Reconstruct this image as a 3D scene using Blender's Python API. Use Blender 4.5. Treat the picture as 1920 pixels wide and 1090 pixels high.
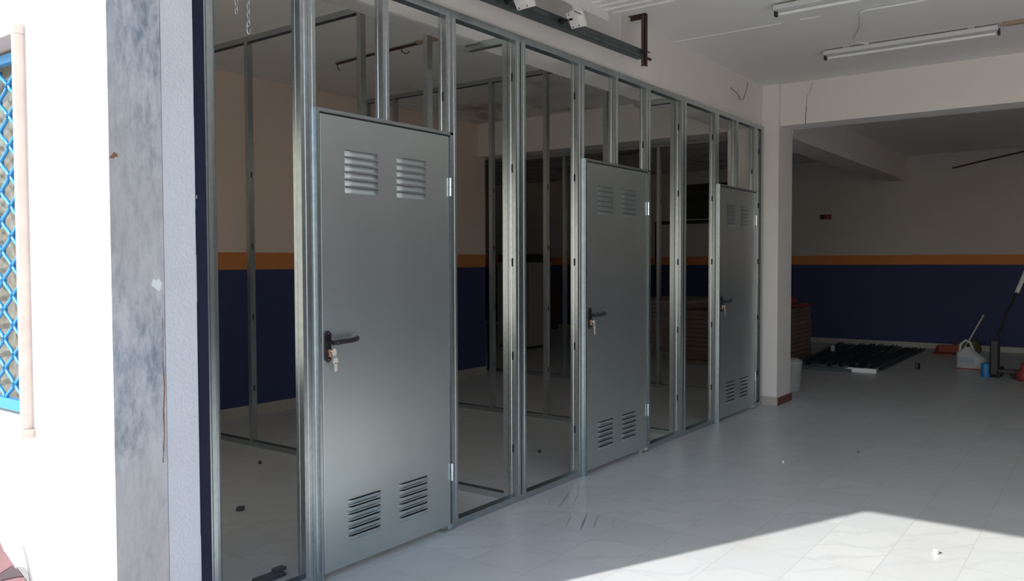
import bpy, bmesh, math, random
from mathutils import Vector, Matrix
random.seed(7)
for o in list(bpy.data.objects): bpy.data.objects.remove(o)
S = bpy.context.scene
COL = S.collection

# ------------------------------------------------------------------ camera
yaw, pitch, roll = 0.638637, 0.0342985, 0.0032
fw = Vector((math.cos(pitch)*math.cos(yaw), math.cos(pitch)*math.sin(yaw), -math.sin(pitch)))
r0 = fw.cross(Vector((0, 0, 1))).normalized(); d0 = fw.cross(r0)
rt = math.cos(roll)*r0 + math.sin(roll)*d0
dn = -math.sin(roll)*r0 + math.cos(roll)*d0
cd = bpy.data.cameras.new('camera'); cam = bpy.data.objects.new('camera', cd); COL.objects.link(cam)
m = Matrix.Identity(4)
for i in range(3):
    m[i][0] = rt[i]; m[i][1] = -dn[i]; m[i][2] = -fw[i]
m[0][3], m[1][3], m[2][3] = 0, 0, 1.42
cam.matrix_world = m
cd.sensor_width = 36; cd.lens = 1538.2/1920*36; cd.clip_start = .05; cd.clip_end = 200
S.camera = cam

# ------------------------------------------------------------------ sky, sun, exposure
ELEV = math.radians(36.2)
w = bpy.data.worlds.new('sky'); S.world = w; w.use_nodes = True
nt = w.node_tree; bg = nt.nodes['Background']
sky = nt.nodes.new('ShaderNodeTexSky'); sky.sky_type = 'NISHITA'; sky.sun_disc = False
sky.sun_elevation = ELEV; sky.sun_rotation = math.atan2(-1, .443); sky.dust_density = 1.2
nt.links.new(sky.outputs[0], bg.inputs[0]); bg.inputs[1].default_value = .31
sd = bpy.data.lights.new('sun', 'SUN'); sun = bpy.data.objects.new('sun', sd); COL.objects.link(sun)
sd.energy = 5.2; sd.angle = .012; sd.color = (1, .965, .92)
sdir = Vector((1, -.443, 0)).normalized()*math.cos(ELEV) + Vector((0, 0, -math.sin(ELEV)))
sun.rotation_euler = sdir.to_track_quat('-Z', 'Y').to_euler(); sun.location = (-4, 3, 6)
vs = S.view_settings
vs.view_transform = 'Standard'; vs.look = 'None'; vs.gamma = 1; vs.use_curve_mapping = False; vs.exposure = .24
S.cycles.max_bounces = 14; S.cycles.diffuse_bounces = 10; S.cycles.transparent_max_bounces = 8

# ------------------------------------------------------------------ materials
def mat(name, col, rough=.6, metal=0., noise=0., nscale=8., bump=0., bscale=60., col2=None, stretch=None, spec=None, emit=None):
    M = bpy.data.materials.new(name); M.use_nodes = True
    n = M.node_tree.nodes; l = M.node_tree.links; p = n['Principled BSDF']
    p.inputs['Base Color'].default_value = (*col, 1); p.inputs['Roughness'].default_value = rough
    p.inputs['Metallic'].default_value = metal
    if spec is not None: p.inputs['Specular IOR Level'].default_value = spec
    tc = n.new('ShaderNodeTexCoord'); mp = n.new('ShaderNodeMapping'); l.new(tc.outputs['Object'], mp.inputs[0])
    if stretch: mp.inputs['Scale'].default_value = stretch
    if noise:
        t = n.new('ShaderNodeTexNoise'); t.inputs['Scale'].default_value = nscale; t.inputs['Detail'].default_value = 6
        l.new(mp.outputs[0], t.inputs['Vector'])
        r = n.new('ShaderNodeValToRGB'); r.color_ramp.elements[0].position = .3; r.color_ramp.elements[1].position = .7
        c2 = col2 or tuple(c*(1-noise) for c in col)
        r.color_ramp.elements[0].color = (*c2, 1); r.color_ramp.elements[1].color = (*col, 1)
        l.new(t.outputs['Fac'], r.inputs[0]); l.new(r.outputs[0], p.inputs['Base Color'])
    if bump:
        t = n.new('ShaderNodeTexNoise'); t.inputs['Scale'].default_value = bscale; t.inputs['Detail'].default_value = 4
        l.new(mp.outputs[0], t.inputs['Vector'])
        b = n.new('ShaderNodeBump'); b.inputs['Strength'].default_value = bump; b.inputs['Distance'].default_value = .01
        l.new(t.outputs['Fac'], b.inputs['Height']); l.new(b.outputs[0], p.inputs['Normal'])
    return M

def math_node(n, l, op, a, b=None, c=None):
    k = n.new('ShaderNodeMath'); k.operation = op
    for i, v in enumerate((a, b, c)):
        if v is None: continue
        if isinstance(v, (int, float)): k.inputs[i].default_value = v
        else: l.new(v, k.inputs[i])
    return k.outputs[0]

def mixc(n, l, f, a, b):
    k = n.new('ShaderNodeMix'); k.data_type = 'RGBA'
    for s, v in ((0, f), (6, a), (7, b)):
        if isinstance(v, (int, float)): k.inputs[s].default_value = v
        elif isinstance(v, tuple): k.inputs[s].default_value = (*v, 1)
        else: l.new(v, k.inputs[s])
    return k.outputs[2]

def tile_mat():
    M = bpy.data.materials.new('marble_tile'); M.use_nodes = True
    n = M.node_tree.nodes; l = M.node_tree.links; p = n['Principled BSDF']
    g = n.new('ShaderNodeNewGeometry'); sp = n.new('ShaderNodeSeparateXYZ'); l.new(g.outputs['Position'], sp.inputs[0])
    T = .3185
    u = math_node(n, l, 'DIVIDE', math_node(n, l, 'SUBTRACT', sp.outputs[0], 2.99-10*T), T)
    v = math_node(n, l, 'DIVIDE', math_node(n, l, 'SUBTRACT', sp.outputs[1], .565-10*T), T)
    iu = math_node(n, l, 'FLOOR', u); iv = math_node(n, l, 'FLOOR', v)
    fu = math_node(n, l, 'FRACT', u); fv = math_node(n, l, 'FRACT', v)
    def edge(f): return math_node(n, l, 'MINIMUM', f, math_node(n, l, 'SUBTRACT', 1.0, f))
    e = math_node(n, l, 'MINIMUM', edge(fu), edge(fv))
    grout = math_node(n, l, 'LESS_THAN', e, .0055)
    cb = n.new('ShaderNodeCombineXYZ'); l.new(iu, cb.inputs[0]); l.new(iv, cb.inputs[1])
    wn = n.new('ShaderNodeTexWhiteNoise'); wn.noise_dimensions = '3D'; l.new(cb.outputs[0], wn.inputs['Vector'])
    # per tile rotation of veining in quarter turns
    ang = math_node(n, l, 'MULTIPLY', math_node(n, l, 'ROUND', math_node(n, l, 'MULTIPLY', wn.outputs[0], 3.0)), math.pi)
    rot = n.new('ShaderNodeVectorRotate'); rot.rotation_type = 'Z_AXIS'; l.new(g.outputs['Position'], rot.inputs['Vector']); l.new(ang, rot.inputs['Angle'])
    off = n.new('ShaderNodeVectorMath'); off.operation = 'SCALE'; l.new(wn.outputs['Color'], off.inputs[0]); off.inputs['Scale'].default_value = 9
    ad = n.new('ShaderNodeVectorMath'); ad.operation = 'ADD'; l.new(rot.outputs[0], ad.inputs[0]); l.new(off.outputs[0], ad.inputs[1])
    wv = n.new('ShaderNodeTexWave'); wv.wave_type = 'BANDS'; wv.bands_direction = 'DIAGONAL'; wv.inputs['Scale'].default_value = 2.2
    wv.inputs['Distortion'].default_value = 5; wv.inputs['Detail'].default_value = 4; wv.inputs['Detail Scale'].default_value = 1.6
    l.new(ad.outputs[0], wv.inputs['Vector'])
    rm = n.new('ShaderNodeMapRange'); l.new(wv.outputs['Fac'], rm.inputs[0]); rm.inputs[1].default_value = .86; rm.inputs[2].default_value = 1.0
    rm.inputs[3].default_value = 0; rm.inputs[4].default_value = .14
    vein = math_node(n, l, 'MULTIPLY', rm.outputs[0], math_node(n, l, 'MULTIPLY', wn.outputs[0], 1.3))
    base = mixc(n, l, wn.outputs[0], (.545, .57, .575), (.60, .62, .62))
    ns = n.new('ShaderNodeTexNoise'); ns.inputs['Scale'].default_value = 2.1; ns.inputs['Detail'].default_value = 5; l.new(g.outputs['Position'], ns.inputs['Vector'])
    dr = n.new('ShaderNodeMapRange'); l.new(ns.outputs[0], dr.inputs[0]); dr.inputs[1].default_value = .5; dr.inputs[2].default_value = .75; dr.inputs[3].default_value = 0; dr.inputs[4].default_value = .22
    c = mixc(n, l, vein, base, (.22, .235, .26))
    c = mixc(n, l, dr.outputs[0], c, (.45, .42, .38))
    c = mixc(n, l, math_node(n, l, 'MULTIPLY', grout, .55), c, (.36, .34, .32))
    l.new(c, p.inputs['Base Color'])
    p.inputs['Roughness'].default_value = .34; p.inputs['Specular IOR Level'].default_value = .35
    return M

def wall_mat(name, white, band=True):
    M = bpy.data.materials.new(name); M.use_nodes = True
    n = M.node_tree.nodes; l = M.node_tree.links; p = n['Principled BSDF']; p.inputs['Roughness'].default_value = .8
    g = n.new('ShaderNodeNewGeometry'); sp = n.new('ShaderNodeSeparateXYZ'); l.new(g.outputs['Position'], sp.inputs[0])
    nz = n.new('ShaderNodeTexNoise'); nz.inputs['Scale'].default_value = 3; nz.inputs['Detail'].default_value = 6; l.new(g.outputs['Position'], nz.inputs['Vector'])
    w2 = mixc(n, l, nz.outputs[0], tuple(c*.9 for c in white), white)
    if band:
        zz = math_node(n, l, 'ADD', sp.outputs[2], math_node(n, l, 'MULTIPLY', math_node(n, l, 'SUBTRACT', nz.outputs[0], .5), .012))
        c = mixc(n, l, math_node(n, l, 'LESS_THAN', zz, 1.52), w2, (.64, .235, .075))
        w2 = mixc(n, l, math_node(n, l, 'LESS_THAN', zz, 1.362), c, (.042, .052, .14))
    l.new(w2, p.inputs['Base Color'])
    b = n.new('ShaderNodeBump'); b.inputs['Strength'].default_value = .25; b.inputs['Distance'].default_value = .004
    n2 = n.new('ShaderNodeTexNoise'); n2.inputs['Scale'].default_value = 120; l.new(g.outputs['Position'], n2.inputs['Vector'])
    l.new(n2.outputs[0], b.inputs['Height']); l.new(b.outputs[0], p.inputs['Normal'])
    return M

def ceiling_mat():
    M = bpy.data.materials.new('ceiling_paint'); M.use_nodes = True
    n = M.node_tree.nodes; l = M.node_tree.links; p = n['Principled BSDF']; p.inputs['Roughness'].default_value = .85
    g = n.new('ShaderNodeNewGeometry'); sp = n.new('ShaderNodeSeparateXYZ'); l.new(g.outputs['Position'], sp.inputs[0])
    nz = n.new('ShaderNodeTexNoise'); nz.inputs['Scale'].default_value = 1.6; nz.inputs['Detail'].default_value = 8; nz.inputs['Roughness'].default_value = .6
    l.new(g.outputs['Position'], nz.inputs['Vector'])
    a = n.new('ShaderNodeMapRange'); l.new(nz.outputs[0], a.inputs[0]); a.inputs[1].default_value = .5; a.inputs[2].default_value = .68; a.inputs[4].default_value = .75
    # damp stains in the left room only, towards its back
    k = n.new('ShaderNodeMapRange'); l.new(sp.outputs[1], k.inputs[0]); k.inputs[1].default_value = 3.6; k.inputs[2].default_value = 5.2
    k2 = n.new('ShaderNodeMapRange'); l.new(sp.outputs[0], k2.inputs[0]); k2.inputs[1].default_value = 5.6; k2.inputs[2].default_value = 6.8
    f = math_node(n, l, 'MULTIPLY', a.outputs[0], math_node(n, l, 'MULTIPLY', k.outputs[0], k2.outputs[0]))
    base = mixc(n, l, nz.outputs[0], (.74, .715, .68), (.80, .775, .74))
    l.new(mixc(n, l, f, base, (.20, .12, .07)), p.inputs['Base Color'])
    return M

def marble_mat():
    M = bpy.data.materials.new('grey_marble'); M.use_nodes = True
    n = M.node_tree.nodes; l = M.node_tree.links; p = n['Principled BSDF']; p.inputs['Roughness'].default_value = .4
    g = n.new('ShaderNodeNewGeometry'); mp = n.new('ShaderNodeMapping'); l.new(g.outputs['Position'], mp.inputs[0])
    mp.inputs['Scale'].default_value = (20, 1, 7); mp.inputs['Rotation'].default_value = (0, .3, 0)
    t = n.new('ShaderNodeTexNoise'); t.inputs['Scale'].default_value = 2.4; t.inputs['Detail'].default_value = 10; t.inputs['Roughness'].default_value = .68; t.inputs['Distortion'].default_value = .25
    l.new(mp.outputs[0], t.inputs['Vector'])
    mpb = n.new('ShaderNodeMapping'); l.new(g.outputs['Position'], mpb.inputs[0]); mpb.inputs['Scale'].default_value = (7, 1, 2.2); mpb.inputs['Rotation'].default_value = (0, .5, 0)
    tb = n.new('ShaderNodeTexNoise'); tb.inputs['Scale'].default_value = 1.5; tb.inputs['Detail'].default_value = 3; l.new(mpb.outputs[0], tb.inputs['Vector'])
    sm_ = math_node(n, l, 'ADD', math_node(n, l, 'MULTIPLY', t.outputs[0], .62), math_node(n, l, 'MULTIPLY', tb.outputs[0], .38))
    r = n.new('ShaderNodeValToRGB'); e = r.color_ramp.elements
    e[0].position = .36; e[0].color = (.22, .25, .29, 1); e[1].position = .50; e[1].color = (.44, .45, .47, 1)
    r.color_ramp.elements.new(.60).color = (.56, .555, .56, 1)
    l.new(sm_, r.inputs[0])
    t2 = n.new('ShaderNodeTexNoise'); t2.inputs['Scale'].default_value = 1.1; t2.inputs['Detail'].default_value = 2; l.new(g.outputs['Position'], t2.inputs['Vector'])
    k = n.new('ShaderNodeMapRange'); l.new(t2.outputs[0], k.inputs[0]); k.inputs[1].default_value = .5; k.inputs[2].default_value = .66; k.inputs[4].default_value = .6
    l.new(mixc(n, l, k.outputs[0], r.outputs[0], (.52, .46, .42)), p.inputs['Base Color'])
    return M

M_TILE = tile_mat(); M_CEIL = ceiling_mat(); M_MARB = marble_mat()
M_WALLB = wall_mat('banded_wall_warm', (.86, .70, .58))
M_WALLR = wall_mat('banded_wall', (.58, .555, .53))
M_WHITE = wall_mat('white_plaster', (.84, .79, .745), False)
M_FAC = mat('white_facade_paint', (.86, .85, .83), .85, noise=.05, bump=.3, bscale=90)
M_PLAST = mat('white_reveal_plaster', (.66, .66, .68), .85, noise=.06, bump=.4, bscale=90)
M_GALV = mat('galvanised_steel', (.52, .565, .57), .27, .9, noise=.16, nscale=40)
M_GALV2 = mat('dull_galvanised_track', (.16, .19, .19), .4, .75, noise=.4, nscale=9)
M_DOOR = mat('zinc_sheet', (.62, .68, .67), .33, .88, noise=.07, nscale=3, bump=.06, bscale=2.0)
M_SLOT = mat('slot_dark', (.012, .012, .014), .8)
M_BLACK = mat('black_plastic', (.018, .014, .016), .35)
M_BRASS = mat('copper_brass', (.62, .33, .21), .4, .5)
M_KEY = mat('nickel_key', (.80, .68, .58), .4, .3)
M_ZINC = mat('bright_zinc', (.75, .8, .84), .22, .95)
M_NAVY = mat('navy_paint', (.014, .018, .042), .6, noise=.3, spec=.25)
M_BLUE = mat('blue_grille_paint', (.03, .24, .52), .3)
M_STONE = mat('beige_window_marble', (.70, .56, .48), .5, noise=.15, nscale=12)
M_GLASS = None
M_CURT = mat('patterned_curtain', (.92, .82, .70), .9, noise=.5, nscale=18, col2=(.66, .50, .38))
M_BASEB = mat('pale_skirting_marble', (.50, .46, .41), .45, noise=.15)
M_REDSK = mat('red_brown_skirting', (.21, .075, .055), .5, noise=.2)
M_WPAINT = mat('white_painted_metal', (.72, .69, .66), .4)
M_FIX = mat('white_fixture_metal', (.62, .62, .60), .4)
M_TUBE = mat('unlit_tube_glass', (.80, .80, .78), .15)
M_RUST = mat('rusty_iron', (.10, .055, .045), .7, .2, noise=.4, nscale=30)
M_WIRE = mat('white_cable', (.78, .78, .76), .5)
M_BROWNW = mat('brown_conduit', (.34, .24, .17), .6)
M_BOARD = mat('brown_board', (.20, .15, .12), .8, noise=.2)
M_BOARDP = mat('pale_board', (.36, .30, .26), .8, noise=.15)
M_STUDL = mat('dark_lying_steel', (.12, .14, .17), .45, .6, noise=.3)
M_REDP = mat('red_plastic', (.25, .03, .03), .5)
M_ORANGE = mat('orange_red_plastic', (.27, .045, .02), .5)
M_JUG = mat('milky_plastic', (.45, .48, .48), .4)
M_BLUEP = mat('bright_blue_plastic', (.03, .20, .50), .4)
M_DKRED = mat('dark_red_wood', (.13, .045, .035), .7, noise=.2)
M_OLIVE = mat('olive_brown_cloth', (.10, .085, .04), .8)
M_CABI = mat('pale_cabinet', (.36, .33, .30), .6)
M_DARK = mat('dark_grey_metal', (.03, .03, .033), .5, .3)
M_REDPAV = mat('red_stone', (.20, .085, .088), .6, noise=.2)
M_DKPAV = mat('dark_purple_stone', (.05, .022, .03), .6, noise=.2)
M_PALE = mat('pale_paving', (.80, .77, .72), .8, noise=.08)
M_CRACK = mat('rust_stain', (.28, .12, .055), .9)
M_STREET = mat('street_concrete', (.55, .53, .50), .9, noise=.2)
M_PLASTERW = mat('white_filler', (.78, .77, .76), .8)

# ------------------------------------------------------------------ mesh helpers
class MB:
    def __init__(s): s.v = []; s.f = []; s.mi = []; s.sm = []
    def add(s, vs, fs, mi=0, sm=False):
        b = len(s.v); s.v += [tuple(v) for v in vs]
        for f in fs: s.f.append([b+i for i in f]); s.mi.append(mi); s.sm.append(sm)
        return s
    def box(s, x0, y0, z0, x1, y1, z1, mi=0):
        x0, x1 = min(x0, x1), max(x0, x1); y0, y1 = min(y0, y1), max(y0, y1); z0, z1 = min(z0, z1), max(z0, z1)
        v = [(x, y, z) for z in (z0, z1) for y in (y0, y1) for x in (x0, x1)]
        return s.add(v, [(0, 2, 3, 1), (4, 5, 7, 6), (0, 1, 5, 4), (2, 6, 7, 3), (0, 4, 6, 2), (1, 3, 7, 5)], mi)
    def prism(s, poly, axis, a, b, mi=0):
        # poly of 2D points in the plane perpendicular to axis, extruded a..b
        def P(p, t):
            if axis == 'z': return (p[0], p[1], t)
            if axis == 'x': return (t, p[0], p[1])
            return (p[0], t, p[1])
        n = len(poly); v = [P(p, a) for p in poly] + [P(p, b) for p in poly]
        f = [tuple(range(n-1, -1, -1)), tuple(range(n, 2*n))] + [(i, (i+1) % n, n+(i+1) % n, n+i) for i in range(n)]
        return s.add(v, f, mi)
    def sheet(s, line, axis, a, b, t, mi=0):
        # open polyline thickened by t to its left, extruded along axis
        n = len(line); off = []
        for i, p in enumerate(line):
            q0 = Vector(line[max(i-1, 0)]); q1 = Vector(line[i]); q2 = Vector(line[min(i+1, n-1)])
            d1 = (q1-q0); d2 = (q2-q1)
            n1 = Vector((-d1.y, d1.x)).normalized() if d1.length else None
            n2 = Vector((-d2.y, d2.x)).normalized() if d2.length else None
            if n1 is None: nn = n2
            elif n2 is None: nn = n1
            else:
                nn = (n1+n2); nn = nn/max(nn.dot(n1), .3)
            off.append((q1.x+nn.x*t, q1.y+nn.y*t))
        for i in range(n-1):
            s.prism([line[i], line[i+1], off[i+1], off[i]], axis, a, b, mi)
        return s
    def tube(s, pts, r, n=10, mi=0, cap=True, radii=None):
        pts = [Vector(p) for p in pts]; rings = []; up = None
        for i, p in enumerate(pts):
            d = (pts[min(i+1, len(pts)-1)]-pts[max(i-1, 0)]).normalized()
            if up is None: up = d.orthogonal().normalized()
            up = (up - d*up.dot(d)).normalized(); q = d.cross(up)
            rr = radii[i] if radii else r
            rings.append([p + (up*math.cos(a)+q*math.sin(a))*rr for a in [2*math.pi*k/n for k in range(n)]])
        v = [x for rg in rings for x in rg]; f = []
        for i in range(len(pts)-1):
            for k in range(n): f.append((i*n+k, i*n+(k+1) % n, (i+1)*n+(k+1) % n, (i+1)*n+k))
        s.add(v, f, mi, True)
        if cap: s.add(rings[0], [tuple(range(n-1, -1, -1))], mi); s.add(rings[-1], [tuple(range(n))], mi)
        return s
    def lathe(s, prof, c, n=20, mi=0):
        v = []; f = []
        for r, z in prof:
            for k in range(n): v.append((c[0]+r*math.cos(2*math.pi*k/n), c[1]+r*math.sin(2*math.pi*k/n), c[2]+z))
        for i in range(len(prof)-1):
            for k in range(n): f.append((i*n+k, i*n+(k+1) % n, (i+1)*n+(k+1) % n, (i+1)*n+k))
        s.add(v, f, mi, True)
        s.add(v[:n], [tuple(range(n-1, -1, -1))], mi); s.add(v[-n:], [tuple(range(n))], mi)
        return s
    def obj(s, name, mats, parent=None, bevel=0, origin=None):
        me = bpy.data.meshes.new(name)
        o0 = Vector(origin) if origin else Vector((0, 0, 0))
        me.from_pydata([tuple(Vector(v)-o0) for v in s.v], [], s.f)
        if not isinstance(mats, (list, tuple)): mats = [mats]
        for m_ in mats: me.materials.append(m_)
        for p, mi, sm in zip(me.polygons, s.mi, s.sm): p.material_index = mi; p.use_smooth = sm
        me.update()
        bm = bmesh.new(); bm.from_mesh(me); bmesh.ops.recalc_face_normals(bm, faces=bm.faces); bm.to_mesh(me); bm.free()
        o = bpy.data.objects.new(name, me); COL.objects.link(o)
        if parent: o.parent = parent
        if origin: o.location = origin
        if bevel:
            b = o.modifiers.new('bevel', 'BEVEL'); b.width = bevel; b.segments = 2; b.limit_method = 'ANGLE'
        return o

def tag(o, label, cat, group=None, kind=None):
    o['label'] = label; o['category'] = cat
    if group: o['group'] = group
    if kind: o['kind'] = kind
    return o
def struct(o): o['kind'] = 'structure'; return o
def thing(name, loc, label, cat, group=None, rz=0):
    o = bpy.data.objects.new(name, None); COL.objects.link(o); o.location = loc; o.rotation_euler = (0, 0, rz); o.empty_display_size = .1
    return tag(o, label, cat, group)
def dup(root, loc=None, rz=None, label=None):
    c = root.copy(); COL.objects.link(c)
    if loc is not None: c.location = loc
    if rz is not None: c.rotation_euler = (0, 0, rz)
    if label: c['label'] = label
    for ch in root.children:
        a = ch.copy(); COL.objects.link(a); a.parent = c
        for g in ch.children:
            b = g.copy(); COL.objects.link(b); b.parent = a
    return c
def B(x0, y0, z0, x1, y1, z1): return MB().box(x0, y0, z0, x1, y1, z1)

PY = 2.845            # front plane of the partition
CZ = 3.15             # ceiling height
TOP = 2.745           # underside of the beams
# ------------------------------------------------------------------ setting
struct(B(1.30, -4.0, -.12, 15.0, 12.2, 0).obj('floor', M_TILE))
struct(B(1.40, -4.0, CZ, 15.0, 12.2, CZ+.2).obj('ceiling', M_CEIL))
# front beam over the partition runs on to the far wall
struct(B(1.72, 2.862, TOP, 14.75, 3.22, CZ).obj('trim_1', M_WHITE))
# darker narrow strip along the inner edge of the beam soffit
struct(B(1.80, 3.12, TOP-.012, 3.86, 3.235, TOP).obj('trim_2', mat('grey_soffit_strip', (.42, .40, .38), .8)))
# cross beam
struct(MB().box(8.06, -3.8, TOP, 8.38, 2.862, CZ).box(8.06, 3.22, TOP, 8.38, 11, CZ).obj('trim_3', M_WHITE))
# column
struct(B(8.0, 2.70, 0, 8.42, 3.22, CZ).obj('wall_column', M_WHITE, bevel=.006))
struct(MB().box(7.988, 2.69, 0, 8.0, 3.0, .085).obj('baseboard_column', M_BASEB))
struct(MB().box(8.0, 2.686, 0, 8.425, 2.70, .075).obj('baseboard_column_side', M_REDSK))
# back wall of the partitioned room, and its skirting
struct(B(1.72, 6.51, 0, 8.20, 6.75, CZ).obj('wall_back', M_WALLB))
struct(B(1.72, 6.495, 0, 8.20, 6.51, .095).obj('baseboard_back', M_BASEB))
# far wall of the rear room
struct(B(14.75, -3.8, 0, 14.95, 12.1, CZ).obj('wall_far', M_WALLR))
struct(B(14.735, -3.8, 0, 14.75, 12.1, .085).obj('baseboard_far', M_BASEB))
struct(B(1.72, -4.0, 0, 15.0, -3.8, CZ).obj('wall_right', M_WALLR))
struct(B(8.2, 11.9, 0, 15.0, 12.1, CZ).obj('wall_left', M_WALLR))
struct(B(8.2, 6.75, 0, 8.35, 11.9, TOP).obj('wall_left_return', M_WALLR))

vn = MB()
for (a_, b_), w_ in zip((((4.233, 2.706), (3.951, 2.598)), ((3.932, 2.396), (3.651, 2.268)), ((3.942, 2.327), (3.741, 2.241)), ((4.144, 2.764), (3.94, 2.671)), ((4.232, 2.642), (3.978, 2.531)), ((3.852, 2.451), (3.652, 2.363)), ((3.967, 2.24), (3.822, 2.18))), (.004, .0055, .004, .002, .0018, .0022, .0015)):
    n_ = 6; top = []; bot = []
    dx, dy = b_[0]-a_[0], b_[1]-a_[1]; ln = math.hypot(dx, dy)
    for i in range(n_+1):
        t = i/n_; ww = w_*math.sin(math.pi*(.08+.84*t))*random.uniform(.7, 1.2); cx = a_[0]+dx*t+random.uniform(-.004, .004); cy = a_[1]+dy*t
        top.append((cx-dy/ln*ww, cy+dx/ln*ww, .0006)); bot.append((cx+dy/ln*ww, cy-dx/ln*ww, .0006))
    vn.add(top+bot, [(i, i+1, n_+1+i+1, n_+1+i) for i in range(n_)])
struct(vn.obj('floor_veining', mat('dark_marble_vein', (.24, .26, .29), .35)))
# facade: left part with window opening, right part, lintel
WY0, WY1, WZ0, WZ1 = 3.325, 5.5, .80, 2.30
f = MB()
f.box(1.40, 2.712, 0, 1.72, WY0, 4.2); f.box(1.40, WY1, 0, 1.72, 7.4, 4.2)
f.box(1.40, WY0, 0, 1.72, WY1, WZ0); f.box(1.40, WY0, WZ1, 1.72, WY1, 4.2)
f.box(1.40, -3.3, 2.80, 1.72, 2.712, 4.2); f.box(1.40, -7.2, 0, 1.72, -3.3, 4.2)
struct(f.obj('wall_front', M_FAC))
# plaster part of the reveal next to the marble
struct(B(1.583, 2.692, 0, 1.706, 2.712, 2.80).obj('wall_reveal', M_PLAST))
# raised pale paving outside on the left, with red stones
struct(MB().box(.1, 2.716, 0, 1.385, 7.2, .335).obj('floor_veranda', M_PALE))
struct(B(-14, -14, -.14, 1.30, 14, -.02).obj('floor_street', M_STREET))

# marble facing with filler patch, rust mark and rust crack
mb = MB().box(1.393, 2.69, 0, 1.58, 2.711, 2.80)
def ribbon(mb, pts, wd, mi, y=2.6893):
    for (a, b), w0 in zip(zip(pts[:-1], pts[1:]), wd):
        mb.box(min(a[0], b[0])-w0, y, min(a[1], b[1]), max(a[0], b[0])+w0, 2.6905, max(a[1], b[1]), mi)
# pixel (300..305, 590..885) on this plane
cr = []
for i_ in range(27):
    t_ = i_/26; cr.append((1.570+.0025*math.sin(t_*2.6)-.006*max(0, t_-.5)*2+random.uniform(-.0009, .0009)+.0012*math.sin(t_*17), 1.23-.51*t_))
ribbon(mb, cr, [.0005+.0016*max(0, math.sin(math.pi*min(1, max(0, (i_/26-.25)/.75))))*random.uniform(.6, 1.3) for i_ in range(26)], 1)
mb.prism([(1.394, 1.766), (1.400, 1.770), (1.408, 1.768), (1.412, 1.774), (1.424, 1.776), (1.420, 1.786), (1.410, 1.790), (1.405, 1.782), (1.396, 1.774)][::-1], 'y', 2.6893, 2.6905, 1)
mb.prism([(1.533, 1.345), (1.548, 1.333), (1.560, 1.322), (1.568, 1.335), (1.571, 1.352), (1.561, 1.367), (1.548, 1.362), (1.539, 1.368)], 'y', 2.6893, 2.6905, 2)
tag(mb.obj('marble_slab', [M_MARB, M_CRACK, M_PLASTERW]), 'tall grey veined marble facing with a rusty crack beside the entrance', 'marble facing')

# navy metal frame post inside the reveal
nv = MB().box(1.706, 2.70, 0, 1.757, 2.80, 2.80)
nv.box(1.709, 2.6985, 1.62, 1.711, 2.70, 1.95, 1).box(1.708, 2.6985, 2.02, 1.7105, 2.70, 2.3, 1).box(1.710, 2.6985, 1.28, 1.7115, 2.70, 1.45, 1).box(1.707, 2.6985, .2, 1.7115, 2.70, .42, 1).box(1.716, 2.6985, 1.655, 1.718, 2.70, 1.668, 1)
tag(nv.obj('door_post', [M_NAVY, M_PLASTERW]), 'narrow navy painted metal post between the plaster reveal and the first stud', 'post')

# ------------------------------------------------------------------ red stones in the veranda paving
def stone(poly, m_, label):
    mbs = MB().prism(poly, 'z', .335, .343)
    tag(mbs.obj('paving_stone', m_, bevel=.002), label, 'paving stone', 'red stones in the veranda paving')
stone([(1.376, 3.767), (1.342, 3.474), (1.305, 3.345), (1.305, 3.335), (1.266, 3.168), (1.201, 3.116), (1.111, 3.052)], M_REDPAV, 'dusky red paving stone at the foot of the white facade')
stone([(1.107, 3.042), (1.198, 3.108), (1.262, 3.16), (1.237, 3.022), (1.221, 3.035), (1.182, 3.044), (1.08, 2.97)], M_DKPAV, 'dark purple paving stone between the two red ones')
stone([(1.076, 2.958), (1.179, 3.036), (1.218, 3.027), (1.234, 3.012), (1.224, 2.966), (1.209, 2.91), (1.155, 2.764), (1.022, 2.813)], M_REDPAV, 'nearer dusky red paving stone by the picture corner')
mo = MB().prism([(1.265, 3.143), (1.282, 3.12), (1.265, 3.058), (1.231, 2.965), (1.228, 2.969), (1.24, 3.025)], 'z', .335, .341).prism([(1.388, 3.391), (1.39, 3.387), (1.341, 3.239), (1.283, 3.076), (1.228, 2.922), (1.222, 2.93), (1.271, 3.065), (1.324, 3.215)], 'z', .335, .3365)
struct(mo.obj('floor_mortar', mat('grey_mortar', (.22, .21, .20), .9)))

# ------------------------------------------------------------------ window with marble surround and blue grille
win = bpy.data.objects.new('window_1', None); COL.objects.link(win); win.location = (1.4, 3.9, .8); win['kind'] = 'structure'
def wpart(mbx, name, m_, **k):
    o = mbx.obj(name, m_, **k); o.parent = win; o.matrix_parent_inverse = Matrix.Translation(win.location).inverted(); return o
wpart(MB().box(1.362, 3.298, .797, 1.50, 3.325, 2.275), 'jamb_slab', M_STONE, bevel=.003)
wpart(MB().box(1.362, 5.5, .797, 1.50, 5.527, 2.275), 'jamb_slab', M_STONE)
wpart(MB().box(1.362, 3.298, 2.275, 1.50, 5.527, 2.315), 'head_slab', M_STONE, bevel=.003)
wpart(MB().box(1.352, 3.288, .762, 1.50, 5.54, .797), 'window_sill', M_STONE, bevel=.004)
gr = MB()
gr.box(1.455, 3.325, .822, 1.485, 5.5, .868); gr.box(1.455, 3.325, 2.225, 1.485, 5.5, 2.262); gr.box(1.455, 5.465, .868, 1.485, 5.5, 2.225)
gr.box(1.46, 3.325, .868, 1.476, 3.335, 2.225)
wpart(gr, 'grille_frame', M_BLUE, bevel=.003)
la = MB(); hw, hh = .088, .0605
nc = 24
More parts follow.
